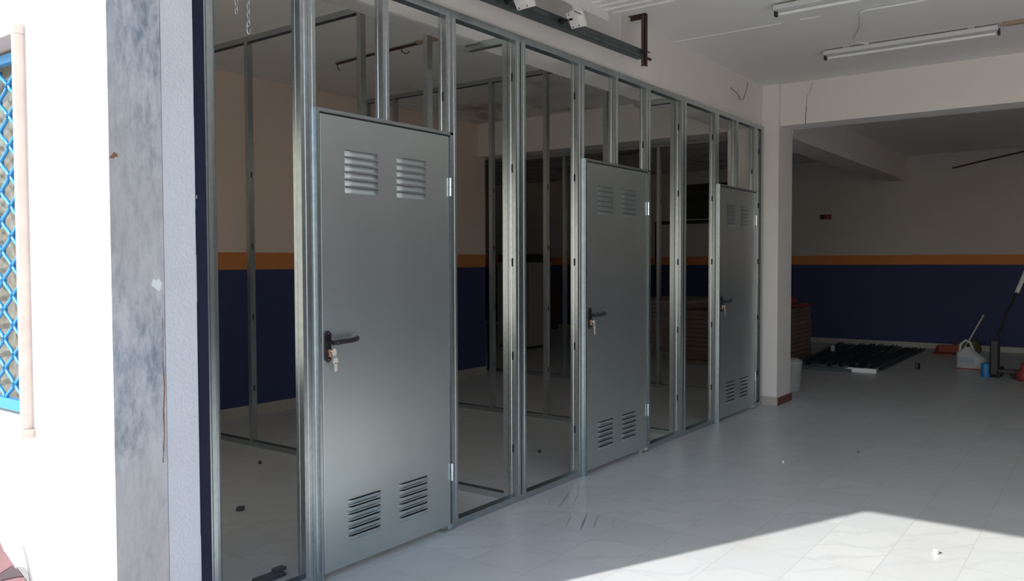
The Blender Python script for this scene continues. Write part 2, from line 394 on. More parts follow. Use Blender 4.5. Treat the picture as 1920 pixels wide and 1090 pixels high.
for c in range(nc):
    ya = 3.385 + c*hw - .03; 
    k = 0; z = .868
    pts = []
    zz = .868; i = 0
    while zz < 2.225:
        y = ya + (hw if (i+c) % 2 else 0)
        pts.append((zz, y)); zz += hh; i += 1
    # rods between joints, slightly S-shaped
    for (z0, y0), (z1, y1) in zip(pts[:-1], pts[1:]):
        dy = y1-y0; seg = []
        for t in (0, .15, .35, .5, .65, .85, 1):
            s_ = t*t*(3-2*t)
            seg.append((1.468, y0+.008*(1 if dy > 0 else -1)+(dy-.016*(1 if dy > 0 else -1))*s_, z0+(z1-z0)*t))
        la.tube(seg, .0078, 8)
    for (z0, y0) in pts[1:]:
        la.tube([(1.468, y0-.002, z0-.006), (1.468, y0-.002, z0+.006)], .0135, 8)
wpart(la, 'lattice', M_BLUE)
gm = bpy.data.materials.new('window_glass'); gm.use_nodes = True; gn = gm.node_tree.nodes; gl = gm.node_tree.links
gt = gn.new('ShaderNodeBsdfTransparent'); gt.inputs[0].default_value = (.92, .95, .95, 1); gg = gn.new('ShaderNodeBsdfGlossy'); gg.inputs['Roughness'].default_value = .02
gx = gn.new('ShaderNodeMixShader'); gx.inputs[0].default_value = .06
gl.new(gt.outputs[0], gx.inputs[1]); gl.new(gg.outputs[0], gx.inputs[2]); gl.new(gx.outputs[0], gn['Material Output'].inputs[0])
wpart(MB().box(1.515, 3.325, .80, 1.519, 5.5, 2.30), 'pane', gm)
cu = MB(); n_ = 70
cn = M_CURT.node_tree.nodes; cl = M_CURT.node_tree.links; ct = cn.new('ShaderNodeBsdfTranslucent'); cx_ = cn.new('ShaderNodeMixShader'); cx_.inputs[0].default_value = .65
ct.inputs[0].default_value = (.95, .84, .70, 1); cl.new(cn['Principled BSDF'].outputs[0], cx_.inputs[1]); cl.new(ct.outputs[0], cx_.inputs[2]); cl.new(cx_.outputs[0], cn['Material Output'].inputs[0])
lin = [(1.545+.012*math.sin(i*1.25), WY0+(WY1-WY0)*i/n_) for i in range(n_+1)]
cu.sheet(lin, 'z', .81, 2.29, .0)
cu.f = cu.f[:0]; cu.v = []; cu.mi = []; cu.sm = []
cu.add([(x, y, z) for z in (.805, 2.295) for x, y in lin], [(i, i+1, n_+2+i, n_+1+i) for i in range(n_)], 0, True)
tag(cu.obj('curtain', M_CURT), 'beige patterned curtain behind the blue window grille', 'curtain')

# ------------------------------------------------------------------ steel stud partition
def stud(parent, x0, x1, z0, z1, y0=PY, d=.05, slots=(), flip=False, name='stud'):
    s = MB(); t = .0022; w_ = x1-x0; g = w_*.12
    X = (lambda u: x0+u) if not flip else (lambda u: x1-u)
    # front flange with a shallow groove, web, back flange, lips
    front = [(X(w_), y0+.010), (X(w_), y0), (X(w_*.60), y0), (X(w_*.55), y0+.002), (X(w_*.45), y0+.002), (X(w_*.40), y0), (X(0), y0)]
    web = [(X(0), y0), (X(0), y0+d*.3), (X(.002), y0+d*.36), (X(.002), y0+d*.64), (X(0), y0+d*.7), (X(0), y0+d)]
    back = [(X(0), y0+d), (X(w_), y0+d), (X(w_), y0+d-.010)]
    line = front + web[1:] + back[1:]
    s.sheet(line, 'z', z0, z1, t if not flip else -t)
    xs = x0-.0006 if not flip else x1+.0006
    for z in slots:
        n8 = [(y0+d/2+.0065*math.cos(a)*1.0, z+(.019*(1 if math.sin(a) > 0 else -1) if abs(math.sin(a)) > .01 else 0)+.0065*math.sin(a)) for a in [k*math.pi/6 for k in range(12)]]
        s.prism(n8, 'x', xs+.0014 if not flip else xs-.0014, xs, 1)
    o = s.obj(name, [M_GALV, M_SLOT]); o.parent = parent
    return o
def track_x(parent, x0, x1, z, up=True, y0=PY-.002, d=.054, h=.038, name='bottom_track'):
    s = MB(); k = 1 if up else -1
    s.sheet([(y0, z+k*h), (y0, z), (y0+d, z), (y0+d, z+k*h)], 'x', x0, x1, .0022*k)
    o = s.obj(name, M_GALV); o.parent = parent; return o
SL = (.32, .87, 1.42, 1.97, 2.5)
front = thing('partition_frame', (0, 0, 0), 'long galvanised steel stud frame along the shop floor holding three doors', 'partition frame')
track_x(front, 1.84, 7.995, TOP, up=False, name='top_track')
stud(front, 1.838, 1.876, .0, TOP)
fm = MB(); fm.sheet([(1.877, PY+.02), (1.877, PY), (1.892, PY+.002), (1.903, PY+.008), (1.908, PY+.02), (1.909, PY+.05)], 'z', 0, TOP, .002)
o = fm.obj('stud', M_GALV); o.parent = front
for k in range(3):
    o_ = 2.2395*k
    zt = TOP-.003
    stud(front, 2.312+o_, 2.350+o_, .003, zt, slots=SL if k else ())
    stud(front, 2.353+o_, 2.392+o_, .003, zt)
    stud(front, 2.805+o_, 2.842+o_, 2.105, zt)
    stud(front, 3.262+o_, 3.299+o_, .003, zt, slots=(2.29,))
    stud(front, 3.301+o_, 3.337+o_, .003, zt)
    if k < 2:
        stud(front, 3.870+o_, 3.912+o_, .003, zt, slots=SL)
        stud(front, 3.926+o_, 3.968+o_, .003, zt)
        track_x(front, 3.255+o_, 4.62+o_-.005, 0)
stud(front, 7.925, 7.967, .003, TOP-.003, slots=SL)
track_x(front, 7.74, 7.99, 0); track_x(front, 1.84, 2.392, 0)

def cross(x, ys, y0, y1, ztop, label, stub=False, low=False):
    p = thing('cross_partition_frame', (x, 0, 0), label, 'partition frame', 'cross partition frames')
    s = MB(); t = .0022; w_ = .05
    s.sheet([(x, .038), (x, 0), (x+w_, 0), (x+w_, .038)], 'y', y0, y1, t)
    # floor track
    o = s.obj('bottom_track', M_GALV, origin=(x, 0, 0)); o.parent = p; o.location = (0, 0, 0)
    s = MB(); s.sheet([(x, ztop-.04), (x, ztop), (x+w_, ztop), (x+w_, ztop-.04)], 'y', (3.225 if not low else y0), y1, -t)
    o = s.obj('top_track', M_GALV, origin=(x, 0, 0)); o.parent = p; o.location = (0, 0, 0)
    if stub:
        s = MB(); s.sheet([(x, TOP-.04), (x, TOP-.003), (x+w_, TOP-.003), (x+w_, TOP-.04)], 'y', PY+.06, 3.27, -t)
        o = s.obj('stub_track', M_GALV, origin=(x, 0, 0)); o.parent = p; o.location = (0, 0, 0)
    for i, y in enumerate(ys):
        s = MB(); w2 = .038; zb = TOP if False else ztop-.003
        if y < 3.2: zb = TOP-.006
        line = [(x+.010, y+w2), (x+.001, y+w2), (x+.001, y), (x+.049, y), (x+.049, y+w2), (x+.040, y+w2)]
        s.sheet(line, 'z', .003, zb, .0022)
        for z in (.45, 1.0, 1.55, 2.1): s.box(x+.020, y-.0008, z-.022, x+.032, y+.0005, z+.022, 1)
        o = s.obj('stud', [M_GALV, M_SLOT], origin=(x, 0, 0)); o.parent = p; o.location = (0, 0, 0)
    return p
cross(3.873, [2.905, 3.535, 4.14, 5.39, 6.44], 2.90, 6.49, CZ, 'nearest cross partition frame, running back from the stud pair beside the first door', stub=True)
cross(6.113, [2.905, 3.53, 4.15, 4.77, 6.03, 6.44], 2.90, 6.49, CZ, 'middle cross partition frame, behind the stud pair beside the second door', stub=True)
cross(8.40, [3.25, 4.17, 5.43, 6.60], 3.23, 6.72, TOP, 'farthest cross partition frame, under the beam in the dark opening', low=True)

# ------------------------------------------------------------------ sheet-metal doors
DX0 = 2.405; DX1 = 3.262; DZ0 = .028; DZ1 = 2.078; DY = PY-.014   # leaf face plane
def louvre_bank(x0, x1, ztop, n=6, pitch=.0335):
    s = MB(); y = DY
    for i in range(n):
        zt = ztop-i*pitch; hgt = .024; w_ = x1-x0
        # hood: flush at the bottom, bulging at the top, rounded ends
        nx = 10; rows = 4; grid = []
        for r in range(rows+1):
            t = r/rows; row = []
            for c in range(nx+1):
                u = c/nx; e = min(1, min(u, 1-u)*9); e = math.sin(e*math.pi/2)
                row.append((x0+w_*u, y-.0005-.0105*e*math.sin(t*math.pi/2), zt-hgt*(1-t)))
            grid += row
        fs = [(r*(nx+1)+c, r*(nx+1)+c+1, (r+1)*(nx+1)+c+1, (r+1)*(nx+1)+c) for r in range(rows) for c in range(nx)]
        s.add(grid, fs, 0, True)
        # thickness lip on the opening
        top = grid[-(nx+1):]; lip = [(a, b+.0016, c) for a, b, c in top]
        s.add(top+lip, [(c, c+1, nx+1+c+1, nx+1+c) for c in range(nx)], 0)
        s.add([(x0+.002, y-.0008, zt-.004), (x1-.002, y-.0008, zt-.004), (x1-.002, y-.0008, zt+.0035), (x0+.002, y-.0008, zt+.0035)], [(0, 1, 2, 3)], 1)
    return s
def make_door(label):
    d = thing('metal_door', (DX0, PY, 0), label, 'door', 'louvred sheet metal doors')
    org = (DX0, PY, 0)
    def part(mbx, name, m_, parent=d, **k):
        o = mbx.obj(name, m_, origin=org, **k); o.parent = parent; o.location = (0, 0, 0); return o
    # leaf: dished front sheet with folded edges
    s = MB(); s.box(DX0, DY, DZ0, DX1, DY+.034, DZ1)
    leaf = part(s, 'leaf', M_DOOR, bevel=.003)
    # frame
    s = MB()
    s.box(2.380, PY-.020, .0, 2.3825, PY-.002, 2.100); s.box(2.380, PY-.020, 0, 2.397, PY-.0175, 2.10); s.box(2.3945, PY-.0175, 0, 2.397, PY+.03, 2.1)
    s.box(2.397, PY-.0195, 2.088, 3.292, PY-.017, 2.101); s.box(2.397, PY-.017, 2.085, 3.292, PY+.03, 2.088); s.box(2.38, PY-.017, 2.099, 3.292, PY+.03, 2.101)
    s.box(3.270, PY-.017, .0, 3.2725, PY+.03, 2.10); s.box(3.270, PY-.0195, 0, 3.292, PY-.017, 2.10)
    s.box(3.20, PY-.020, .0, 3.292, PY+.03, .012)
    part(s, 'door_frame', M_GALV)
    part(MB().box(2.3972, DY+.004, .02, 2.4045, DY+.03, 2.085).box(2.3972, DY+.004, 2.079, 3.268, DY+.03, 2.0845), 'gap_shade', M_SLOT)  # black strips standing in for the shade in the gap round the leaf
    for (xa, xb, zz) in ((2.544, 2.752, 1.928), (2.876, 3.086, 1.928), (2.544, 2.752, .328), (2.876, 3.084, .328)):
        part(louvre_bank(xa, xb, zz), 'louvre', [M_DOOR, M_SLOT])
    for z0, z1 in ((1.767, 1.862), (.267, .358)):
        s = MB(); zm = (z0+z1)/2
        s.tube([(3.2665, DY-.008, z0), (3.2665, DY-.008, zm-.002)], .0075, 12); s.tube([(3.2665, DY-.008, zm+.001), (3.2665, DY-.008, z1)], .0075, 12)
        s.tube([(3.2665, DY-.008, zm-.003), (3.2665, DY-.008, zm+.002)], .005, 10)
        part(s, 'hinge', M_ZINC)
    # handle plate
    c = .012; x0, x1, z0, z1 = 2.414, 2.449, .978, 1.118
    pl = part(MB().prism([(x0+c, z0), (x1-c, z0), (x1, z0+c), (x1, z1-c), (x1-c, z1), (x0+c, z1), (x0, z1-c), (x0, z0+c)], 'y', DY-.009, DY), 'handle_plate', M_BLACK, bevel=.0015)
    for z in (.989, 1.107):
        s = MB(); s.tube([(2.4315, DY-.0105, z), (2.4315, DY-.008, z)], .0035, 10); o = part(s, 'screw', M_ZINC, parent=pl)
    lv = MB(); lv.tube([(2.4315, DY-.006, 1.068), (2.4315, DY-.04, 1.068)], .010, 14)
    lv.tube([(2.428, DY-.044, 1.067), (2.46, DY-.046, 1.068), (2.50, DY-.046, 1.069), (2.545, DY-.045, 1.071), (2.57, DY-.040, 1.074), (2.582, DY-.030, 1.076), (2.584, DY-.022, 1.076)], .0085, 14, radii=[.0105, .0115, .011, .011, .012, .0125, .009])
    lvo = part(lv, 'lever', M_BLACK)
    s = MB(); s.tube([(2.447, DY-.0565, 1.067), (2.447, DY-.054, 1.067)], .0032, 10); part(s, 'screw', M_ZINC, parent=lvo)
    s = MB(); s.tube([(2.437, DY-.018, 1.028), (2.437, DY-.006, 1.028)], .0085, 14); s.box(2.4325, DY-.018, 1.001, 2.4415, DY-.006, 1.028)
    part(s, 'lock_cylinder', M_BRASS, bevel=.002)
    return d
door = make_door('nearest and largest-looking grey louvred metal door, with a soft glow across it')
LB = ['middle grey louvred metal door with black lever and keys', 'farthest grey louvred metal door, beside the white column']
for k in (1, 2): dup(door, (DX0+2.2395*k, PY, 0), label=LB[k-1])
# keys hanging in the locks
def make_keys(label):
    d = thing('key_bunch', (2.437, PY, 1.0), label, 'keys', 'key bunches hanging in the door locks'); org = (2.437, PY, 1.0)
    def part(mbx, name): o = mbx.obj(name, M_KEY, origin=org, bevel=.0006); o.parent = d; o.location = (0, 0, 0)
    y = DY-.027
    # key standing in the lock
    s = MB(); s.box(2.4355, y+.001, 1.0235, 2.4385, y+.012, 1.0305)
    ring = [(2.450+.013*math.cos(a), 1.022+.017*math.sin(a)) for a in [k*math.pi/8 for k in range(16)]]
    s.prism(ring, 'y', y-.001, y+.001); part(s, 'lock_key')
    s = MB(); s.tube([(2.449+.010*math.cos(a), y-.002+.002*math.sin(2*a), 1.000+.011*math.sin(a)) for a in [k*math.pi/8 for k in range(17)]], .001, 6, cap=False); part(s, 'ring')
    for dx, dy, tilt in ((0, -.004, -.06), (.005, -.001, .10)):
        s = MB(); cx, cz = 2.452+dx, .984
        head = [(cx+.0135*math.cos(a), cz+.0135*math.sin(a)) for a in [k*math.pi/8 for k in range(16)]]
        s.prism(head, 'y', y+dy-.001, y+dy+.001)
        bl = [(-.0055, -.008), (.0055, -.008), (.005, -.044), (.001, -.050), (-.004, -.046), (-.0025, -.040), (-.0045, -.034), (-.003, -.027), (-.0055, -.02)]
        s.prism([(cx+a*math.cos(tilt)-b*math.sin(tilt), cz+a*math.sin(tilt)+b*math.cos(tilt)) for a, b in bl], 'y', y+dy-.001, y+dy+.001); part(s, 'key')
    return d
keys = make_keys('bunch of pale keys hanging in the lock of the nearest door')
for k, nm in ((1, 'middle'), (2, 'farthest')): dup(keys, (2.437+2.2395*k, PY, 1.0), label='bunch of pale keys hanging in the lock of the %s door' % nm)

# ------------------------------------------------------------------ sectional overhead door in its open position, with its track
DO = (4.58, 2.6, 2.98)
sdoor = thing('overhead_door', DO, 'open white ribbed overhead door lying flat under the ceiling', 'overhead door')
def sp(mbx, name, m_, **k):
    o = mbx.obj(name, m_, origin=DO, **k); o.parent = sdoor; o.location = (0, 0, 0); return o
for a, b in ((1.86, 2.70), (2.705, 3.64), (3.645, 4.58)):
    prof = []; n_ = int((b-a)/.08); st = (b-a)/n_
    for i in range(n_):
        prof += [(a+i*st, 2.985), (a+i*st+st*.42, 2.985), (a+i*st+st*.5, 2.992), (a+i*st+st*.92, 2.992)]
    prof.append((b, 2.985)); prof += [(b, 3.024), (a, 3.024)]
    sp(MB().prism(prof, 'y', -3.2, 2.60), 'door_panel', M_WPAINT)
    sp(MB().box(a, 2.60, 2.925, min(b, 4.52), 2.612, 3.028), 'panel_end_cap', M_WPAINT)
def bracket(q):
    cx = sum(p[0] for p in q)/4; cz = sum(p[1] for p in q)/4
    s = MB(); s.prism(q, 'y', 2.640, 2.644); s.box(cx-.05, 2.612, cz+.035, cx+.05, 2.64, cz+.04); s.prism([q[1], q[2], (q[2][0]+.012, q[2][1]+.008), (q[1][0]+.012, q[1][1]+.008)], 'y', 2.60, 2.64)
    s.box(cx-.045, 2.612, cz+.03, cx+.055, 2.622, 2.985)
    o = sp(s, 'roller_bracket', M_WPAINT)
    s2 = MB(); s2.tube([(cx-.05, 2.62, cz-.01), (cx-.05, 2.70, cz-.01)], .007, 8); s2.tube([(cx-.05, 2.69, cz-.01), (cx-.05, 2.706, cz-.01)], .02, 14)
    for (px_, pz_) in q: s2.tube([(cx+(px_-cx)*.75, 2.636, cz+(pz_-cz)*.8), (cx+(px_-cx)*.75, 2.640, cz+(pz_-cz)*.8)], .004, 8)
    oo = s2.obj('roller', M_BLACK, origin=DO); oo.parent = o; oo.location = (0, 0, 0)
bracket([(4.098, 2.879), (4.206, 2.922), (4.257, 2.836), (4.167, 2.804)])
bracket([(3.545, 2.872), (3.662, 2.905), (3.722, 2.821), (3.622, 2.780)])
TO = (5.2, 2.7, 2.86)
trk = thing('door_track', TO, 'dark galvanised door track running below the ceiling along the beam', 'door track')
x0, x1 = 1.73, 5.177
bmx = MB()
L_ = [(2.722, .036), (2.704, .036), (2.704, .002), (2.697, -.004), (2.690, -.027), (2.697, -.031), (2.726, -.031), (2.742, -.031), (2.747, -.019)]
for i in range(len(L_)-1):
    p, q = L_[i], L_[i+1]; zA, zB = 2.803, 2.8646
    t = .0025; dx = q[1]-p[1]; dyy = q[0]-p[0]; ln = math.hypot(dx, dyy); nx, nz = -dx/ln*t, dyy/ln*t
    v = []
    for X, Z in ((x0, zA), (x1, zB)):
        v += [(X, p[0], Z+p[1]), (X, q[0], Z+q[1]), (X, q[0]+nx, Z+q[1]+nz), (X, p[0]+nx, Z+p[1]+nz)]
    bmx.add(v, [(0, 1, 2, 3), (4, 7, 6, 5), (0, 4, 5, 1), (1, 5, 6, 2), (2, 6, 7, 3), (3, 7, 4, 0)])
o = bmx.obj('rail', M_GALV2, origin=TO); o.parent = trk; o.location = (0, 0, 0)
s = MB(); s.box(5.177, 2.685, 2.785, 5.215, 2.689, CZ); s.box(5.177, 2.685, 2.785, 5.181, 2.715, CZ)
s.box(5.177, 2.685, CZ-.004, 5.215, 2.82, CZ); s.box(5.211, 2.685, CZ-.03, 5.215, 2.82, CZ)
s.tube([(5.18, 2.675, 2.838), (5.24, 2.675, 2.838)], .010, 10); s.box(5.13, 2.68, 2.884, 5.245, 2.684, 2.892)
o = s.obj('hanger', M_RUST, origin=TO); o.parent = trk; o.location = (0, 0, 0)
# faint strip down the beam wall behind the track
s = MB(); s.box(5.14, 2.853, 2.86, 5.165, 2.862, CZ)
tag(s.obj('wall_strip', M_WPAINT), 'thin painted strip on the beam wall behind the rusty hanger', 'conduit')

# ------------------------------------------------------------------ chains
def chain(x, y, z0, z1, label, hook):
    d = thing('chain', (x, y, z0), label, 'chain', 'chains hanging behind the first studs'); s = MB(); z = z0; i = 0
    while z > z1+.03:
        pts = []
        for k in range(13):
            a = 2*math.pi*k/12; u = .0065*math.cos(a); v = .0125*math.sin(a)
            pts.append((x+(u if i % 2 else 0), y+(0 if i % 2 else u), z-.0125+v))
        s.tube(pts, .002, 6, cap=False); z -= .0195; i += 1
    o = s.obj('links', M_ZINC, origin=(x, y, z0)); o.parent = d; o.location = (0, 0, 0)
    if hook:
        s = MB(); pts = [(x-.007, y, z+.006), (x-.008, y, z-.02), (x-.006, y, z-.033), (x, y, z-.038), (x+.006, y, z-.033), (x+.008, y, z-.015)]
        s.tube(pts, .0028, 8); o = s.obj('hook', M_ZINC, origin=(x, y, z0)); o.parent = d; o.location = (0, 0, 0)
chain(2.107, 3.0, TOP, 2.455, 'shorter steel chain hanging at the top left behind the first studs', False)
chain(2.166, 3.0, TOP, 2.41, 'longer steel chain ending in a small hook, right of the shorter one', True)

# ------------------------------------------------------------------ ceiling fittings
def tube_light(x, ya, yb, label):
    d = thing('fluorescent_light', (x, (ya+yb)/2, CZ), label, 'ceiling light', 'fluorescent battens on the ceiling'); org = (x, (ya+yb)/2, CZ)
    def part(mbx, name, m_, **k): o = mbx.obj(name, m_, origin=org, **k); o.parent = d; o.location = (0, 0, 0)
    part(MB().box(x-.025, ya, CZ-.045, x+.03, yb, CZ-.012).box(x-.012, ya+.15, CZ-.012, x+.012, ya+.2, CZ).box(x-.012, yb-.2, CZ-.012, x+.012, yb-.15, CZ), 'batten', M_FIX, bevel=.004)
    s = MB(); s.tube([(x+.045, ya+.02, CZ-.058), (x+.045, yb-.02, CZ-.058)], .013, 14); part(s, 'tube', M_TUBE)
    for yy in (ya, yb):
        s = MB(); s.box(x+.02, yy-.008, CZ-.075, x+.06, yy+.008, CZ-.03); part(s, 'end_holder', M_DARK, bevel=.002)
tube_light(6.97, .75, 1.985, 'fluorescent batten with a loop of white cable, nearest the cross beam')
tube_light(5.53, .67, 1.905, 'fluorescent batten cut off by the top edge of the photo')
s = MB(); s.tube([(6.02, .3, CZ-.010), (6.015, 1.05, CZ-.010), (6.01, 1.44, CZ-.010), (6.03, 1.475, CZ-.010), (6.08, 1.49, CZ-.010), (6.4, 1.56, CZ-.010), (6.72, 1.685, CZ-.010), (6.80, 1.70, CZ-.010), (6.86, 1.685, CZ-.010), (6.94, 1.64, CZ-.010)], .0085, 8)
tag(s.obj('cable', M_WIRE), 'white cable looping across the ceiling to the fluorescent batten', 'cable', 'ceiling cables')
for ya, yb, lb in ((2.85, 2.01, 'long white cable run on the ceiling starting at the beam wall'), (1.875, 1.735, 'short white cable piece on the ceiling, in line with the longer run')):
    s = MB(); s.tube([(5.98, ya, CZ-.004), (5.99, (ya+yb)/2, CZ-.004), (5.99, yb, CZ-.004)], .0045, 8); tag(s.obj('cable', M_WIRE), lb, 'cable', 'ceiling cables')
s = MB(); s.box(6.93, -.6, CZ-.03, 6.965, .70, CZ); s.box(6.935, .70, CZ-.03, 6.95, .735, CZ-.012)
tag(s.obj('conduit', M_BROWNW), 'brown conduit strip continuing from the batten to the right edge', 'conduit')
s = MB(); s.tube([(4.82, 5.45, CZ-.02), (4.80, 5.0, CZ-.012), (4.77, 4.45, CZ-.016)], .011, 8)
s.tube([(4.82, 5.44, CZ-.02), (4.815, 5.43, CZ-.06), (4.82, 5.41, CZ-.08)], .004, 6); s.tube([(4.77, 4.62, CZ-.02), (4.77, 4.63, CZ-.05), (4.775, 4.58, CZ-.075), (4.78, 4.55, CZ-.06)], .004, 6)
s.box(4.75, 4.1, CZ-.022, 4.79, 4.45, CZ, 1)
tag(s.obj('ceiling_conduit', [M_RUST, M_BROWNW]), 'rusty conduit with dangling wire ends on the ceiling behind the first door', 'conduit')
s = MB(); s.tube([(7.17, 2.86, 2.99), (7.19, 2.80, 2.93), (7.22, 2.79, 2.88), (7.30, 2.79, 2.90), (7.40, 2.80, 3.0), (7.46, 2.81, 3.08)], .0028, 6)
tag(s.obj('loose_wire', M_DARK), 'thin dark wire sticking out of the beam wall', 'wire')
s = MB(); s.tube([(8.37, 2.69, 2.745), (8.365, 2.684, 2.742), (8.36, 2.682, 2.725), (8.365, 2.682, 2.705), (8.385, 2.682, 2.695), (8.40, 2.682, 2.70)], .004, 8)
tag(s.obj('cable_loop', M_WIRE), 'small curl of white cable at the corner of the column and beam', 'cable')
# crack in the cross beam
s = MB(); s.tube([(8.059, 2.40, 3.13), (8.059, 2.42, 3.06), (8.059, 2.45, 3.0), (8.059, 2.455, 2.92)], .0015, 5); s.tube([(8.059, 2.455, 2.92), (8.059, 2.46, 2.84), (8.059, 2.463, 2.745)], .003, 5)
tag(s.obj('beam_crack', M_DARK), 'thin dark crack down the left end of the cross beam', 'crack')

# ------------------------------------------------------------------ rear room
s = MB(); s.tube([(14.735, 2.19, 2.90), (14.735, 1.7, 2.995), (14.735, 1.2, 3.09), (14.735, .2, 3.12)], .013, 8); tag(s.obj('wall_pipe', M_RUST), 'thin brown pipe rising along the far wall near the ceiling', 'pipe')
s = MB(); s.box(14.725, 4.05, 2.15, 14.75, 4.16, 2.235); s.box(14.735, 4.16, 2.15, 14.75, 4.24, 2.235, 1)
tag(s.obj('wall_box', [M_REDP, M_DARK]), 'small red and dark box on the far wall above the orange stripe', 'wall box')
# louvred dark vent and a black cable tray high on the far wall, seen through the frames
g = thing('wall_grille', (14.75, 6.0, 2.2), 'dark slatted grille high on the far wall, seen between the studs', 'grille')
def gp_(mbx, name, m_): o = mbx.obj(name, m_, origin=(14.75, 6.0, 2.2)); o.parent = g; o.location = (0, 0, 0)
gp_(MB().box(14.70, 5.6, 2.24, 14.75, 6.85, 2.90), 'grille_box', M_DARK)
s = MB()
for i in range(6): s.prism([(14.66, 2.29+i*.1), (14.70, 2.27+i*.1), (14.70, 2.28+i*.1), (14.662, 2.30+i*.1)], 'y', 5.62, 6.83)
gp_(s, 'slats', M_STUDL)
s = MB(); s.box(14.70, 5.5, 2.15, 14.749, 7.40, 2.215); s.box(14.70, 7.30, .5, 14.749, 7.40, 2.15)
tag(s.obj('cable_tray', M_DARK), 'black cable tray on the far wall turning down at its left end', 'cable tray')
# pale cabinet with dark box on top
c_ = thing('cabinet', (11.2, 8.1, 0), 'pale upright cabinet in the dark rear room, left behind the frames', 'cabinet')
def cp(mbx, name, m_, **k): o = mbx.obj(name, m_, origin=(11.2, 8.1, 0), **k); o.parent = c_; o.location = (0, 0, 0)
cp(MB().box(10.92, 7.72, .04, 11.5, 8.42, 1.42), 'body', M_CABI, bevel=.01)
cp(MB().box(10.90, 7.74, .10, 10.92, 8.40, .86), 'cabinet_door', M_CABI, bevel=.004); cp(MB().box(10.90, 7.74, .88, 10.92, 8.40, 1.40), 'cabinet_door', M_CABI, bevel=.004)
cp(MB().box(10.885, 7.80, .60, 10.90, 7.815, .80), 'handle', M_DARK); cp(MB().box(10.95, 7.76, 0, 11.47, 8.38, .04), 'plinth', M_DARK)
s = MB().box(10.93, 7.75, 1.42, 11.45, 8.40, 1.555).box(10.922, 7.78, 1.44, 10.93, 8.37, 1.53)
tag(s.obj('dark_case', M_DARK, bevel=.012), 'flat black case lying on top of the pale cabinet', 'case')
# dark red sheet leaning on the far wall
s = MB(); s.add([(14.45, 9.55, 0), (14.45, 10.9, 0), (14.73, 10.9, .78), (14.73, 9.55, .78), (14.47, 9.55, 0), (14.47, 10.9, 0), (14.748, 10.9, .78), (14.748, 9.55, .78)],
    [(0, 1, 2, 3), (7, 6, 5, 4), (0, 4, 5, 1), (3, 2, 6, 7), (0, 3, 7, 4), (1, 5, 6, 2)])
tag(s.obj('leaning_board', M_DKRED), 'dark red board leaning on the blue part of the far wall', 'board')

# board stacks
def stack(x0, y0, x1, y1, n, t, m_, what, grp):
    base = MB().box(x0, y0, 0, x1, y1, t-.006).obj('board', m_, origin=(x0, y0, 0), bevel=.003)
    for i in range(n):
        o = base if i == 0 else base.copy()
        if i: COL.objects.link(o)
        o.location = (x0+random.uniform(-.012, .012), y0+random.uniform(-.012, .012), i*t+.001)
        tag(o, ('topmost board of the ' if i == n-1 else 'board inside the ')+what, 'board', grp)
stack(10.62, 3.72, 12.55, 4.98, 12, .0625, M_BOARD, 'brown stack reaching out behind the white column', 'boards in the brown stack')
stack(11.40, 5.25, 13.0, 6.35, 13, .0645, M_BOARDP, 'paler and taller stack farther left', 'boards in the paler stack')
s = MB(); s.box(12.0, 3.70, .755, 12.4, 4.35, .80); s.lathe([(.10, 0), (.13, .02), (.13, .06), (.06, .10)], (12.2, 3.95, .80), 14)
tag(s.obj('red_bundle', M_REDP, bevel=.01), 'dark red bundle lying on the brown board stack', 'bundle')
# white bucket at the column
s = MB().lathe([(.115, 0), (.125, .02), (.145, .30), (.152, .305), (.152, .325), (.145, .33), (.12, .35), (.05, .36)], (9.05, 2.93, 0), 24)
tag(s.obj('bucket', M_JUG), 'white lidded bucket half hidden behind the column', 'bucket')

# lying steel profiles
pf = MB(); pf.sheet([(0.0, .038), (0, 0), (.05, 0), (.05, .038)], 'x', 0, 3.0, .0025)
p0 = pf.obj('steel_profile', M_STUDL)
spots = []
for i in range(9): spots.append((11.18+.03*i+random.uniform(-.02, .25), 2.45+.135*i, .002, math.radians(random.uniform(-.6, .6)), 1))
for i in range(6): spots.append((11.3+random.uniform(-.1, .2), 2.62+.16*i, .045, math.radians(random.uniform(5, 6)), .95))
for i, (x, y, z, rz, sc) in enumerate(spots):
    o = p0 if i == 0 else p0.copy()
    if i: COL.objects.link(o)
    o.location = (x, y, z); o.rotation_euler = (0, 0, rz); o.scale = (sc, 1, 1)
    tag(o, ('dark steel profile lying directly on the floor of the rear room' if i < 9 else 'dark steel profile lying crosswise on top of the floor pile'), 'steel profile', 'steel profiles in the floor pile')
cr_ = MB().sheet([(0.0, .036), (0, 0), (.05, 0), (.05, .036)], 'x', 0, .85, .0025).obj('steel_profile', M_STUDL)
for i, (x, y, a) in enumerate(((11.03, 3.72, -1.55), (10.93, 3.60, -1.54))):
    o = cr_ if i == 0 else cr_.copy()
    if i: COL.objects.link(o)
    o.location = (x, y, .002); o.rotation_euler = (0, 0, a)
    tag(o, 'short blue-grey steel profile lying across the near ends of the pile', 'steel profile', 'short profiles across the pile')
s = MB(); s.sheet([(11.06, .055), (11.02, .055), (11.02, .001), (11.06, .001)], 'y', 2.46, 2.80, .003); s.box(11.025, 2.80, .003, 11.05, 2.845, .04)
tag(s.obj('bright_profile', mat('bright_white_strip', (.92, .92, .92), .5)), 'short bright white profile on the near edge of the floor pile', 'profile')
s = MB().lathe([(.028, 0), (.034, .08), (.036, .085)], (12.6, 3.42, .088), 16); tag(s.obj('paper_cup', M_JUG), 'small white paper cup behind the floor pile', 'cup')
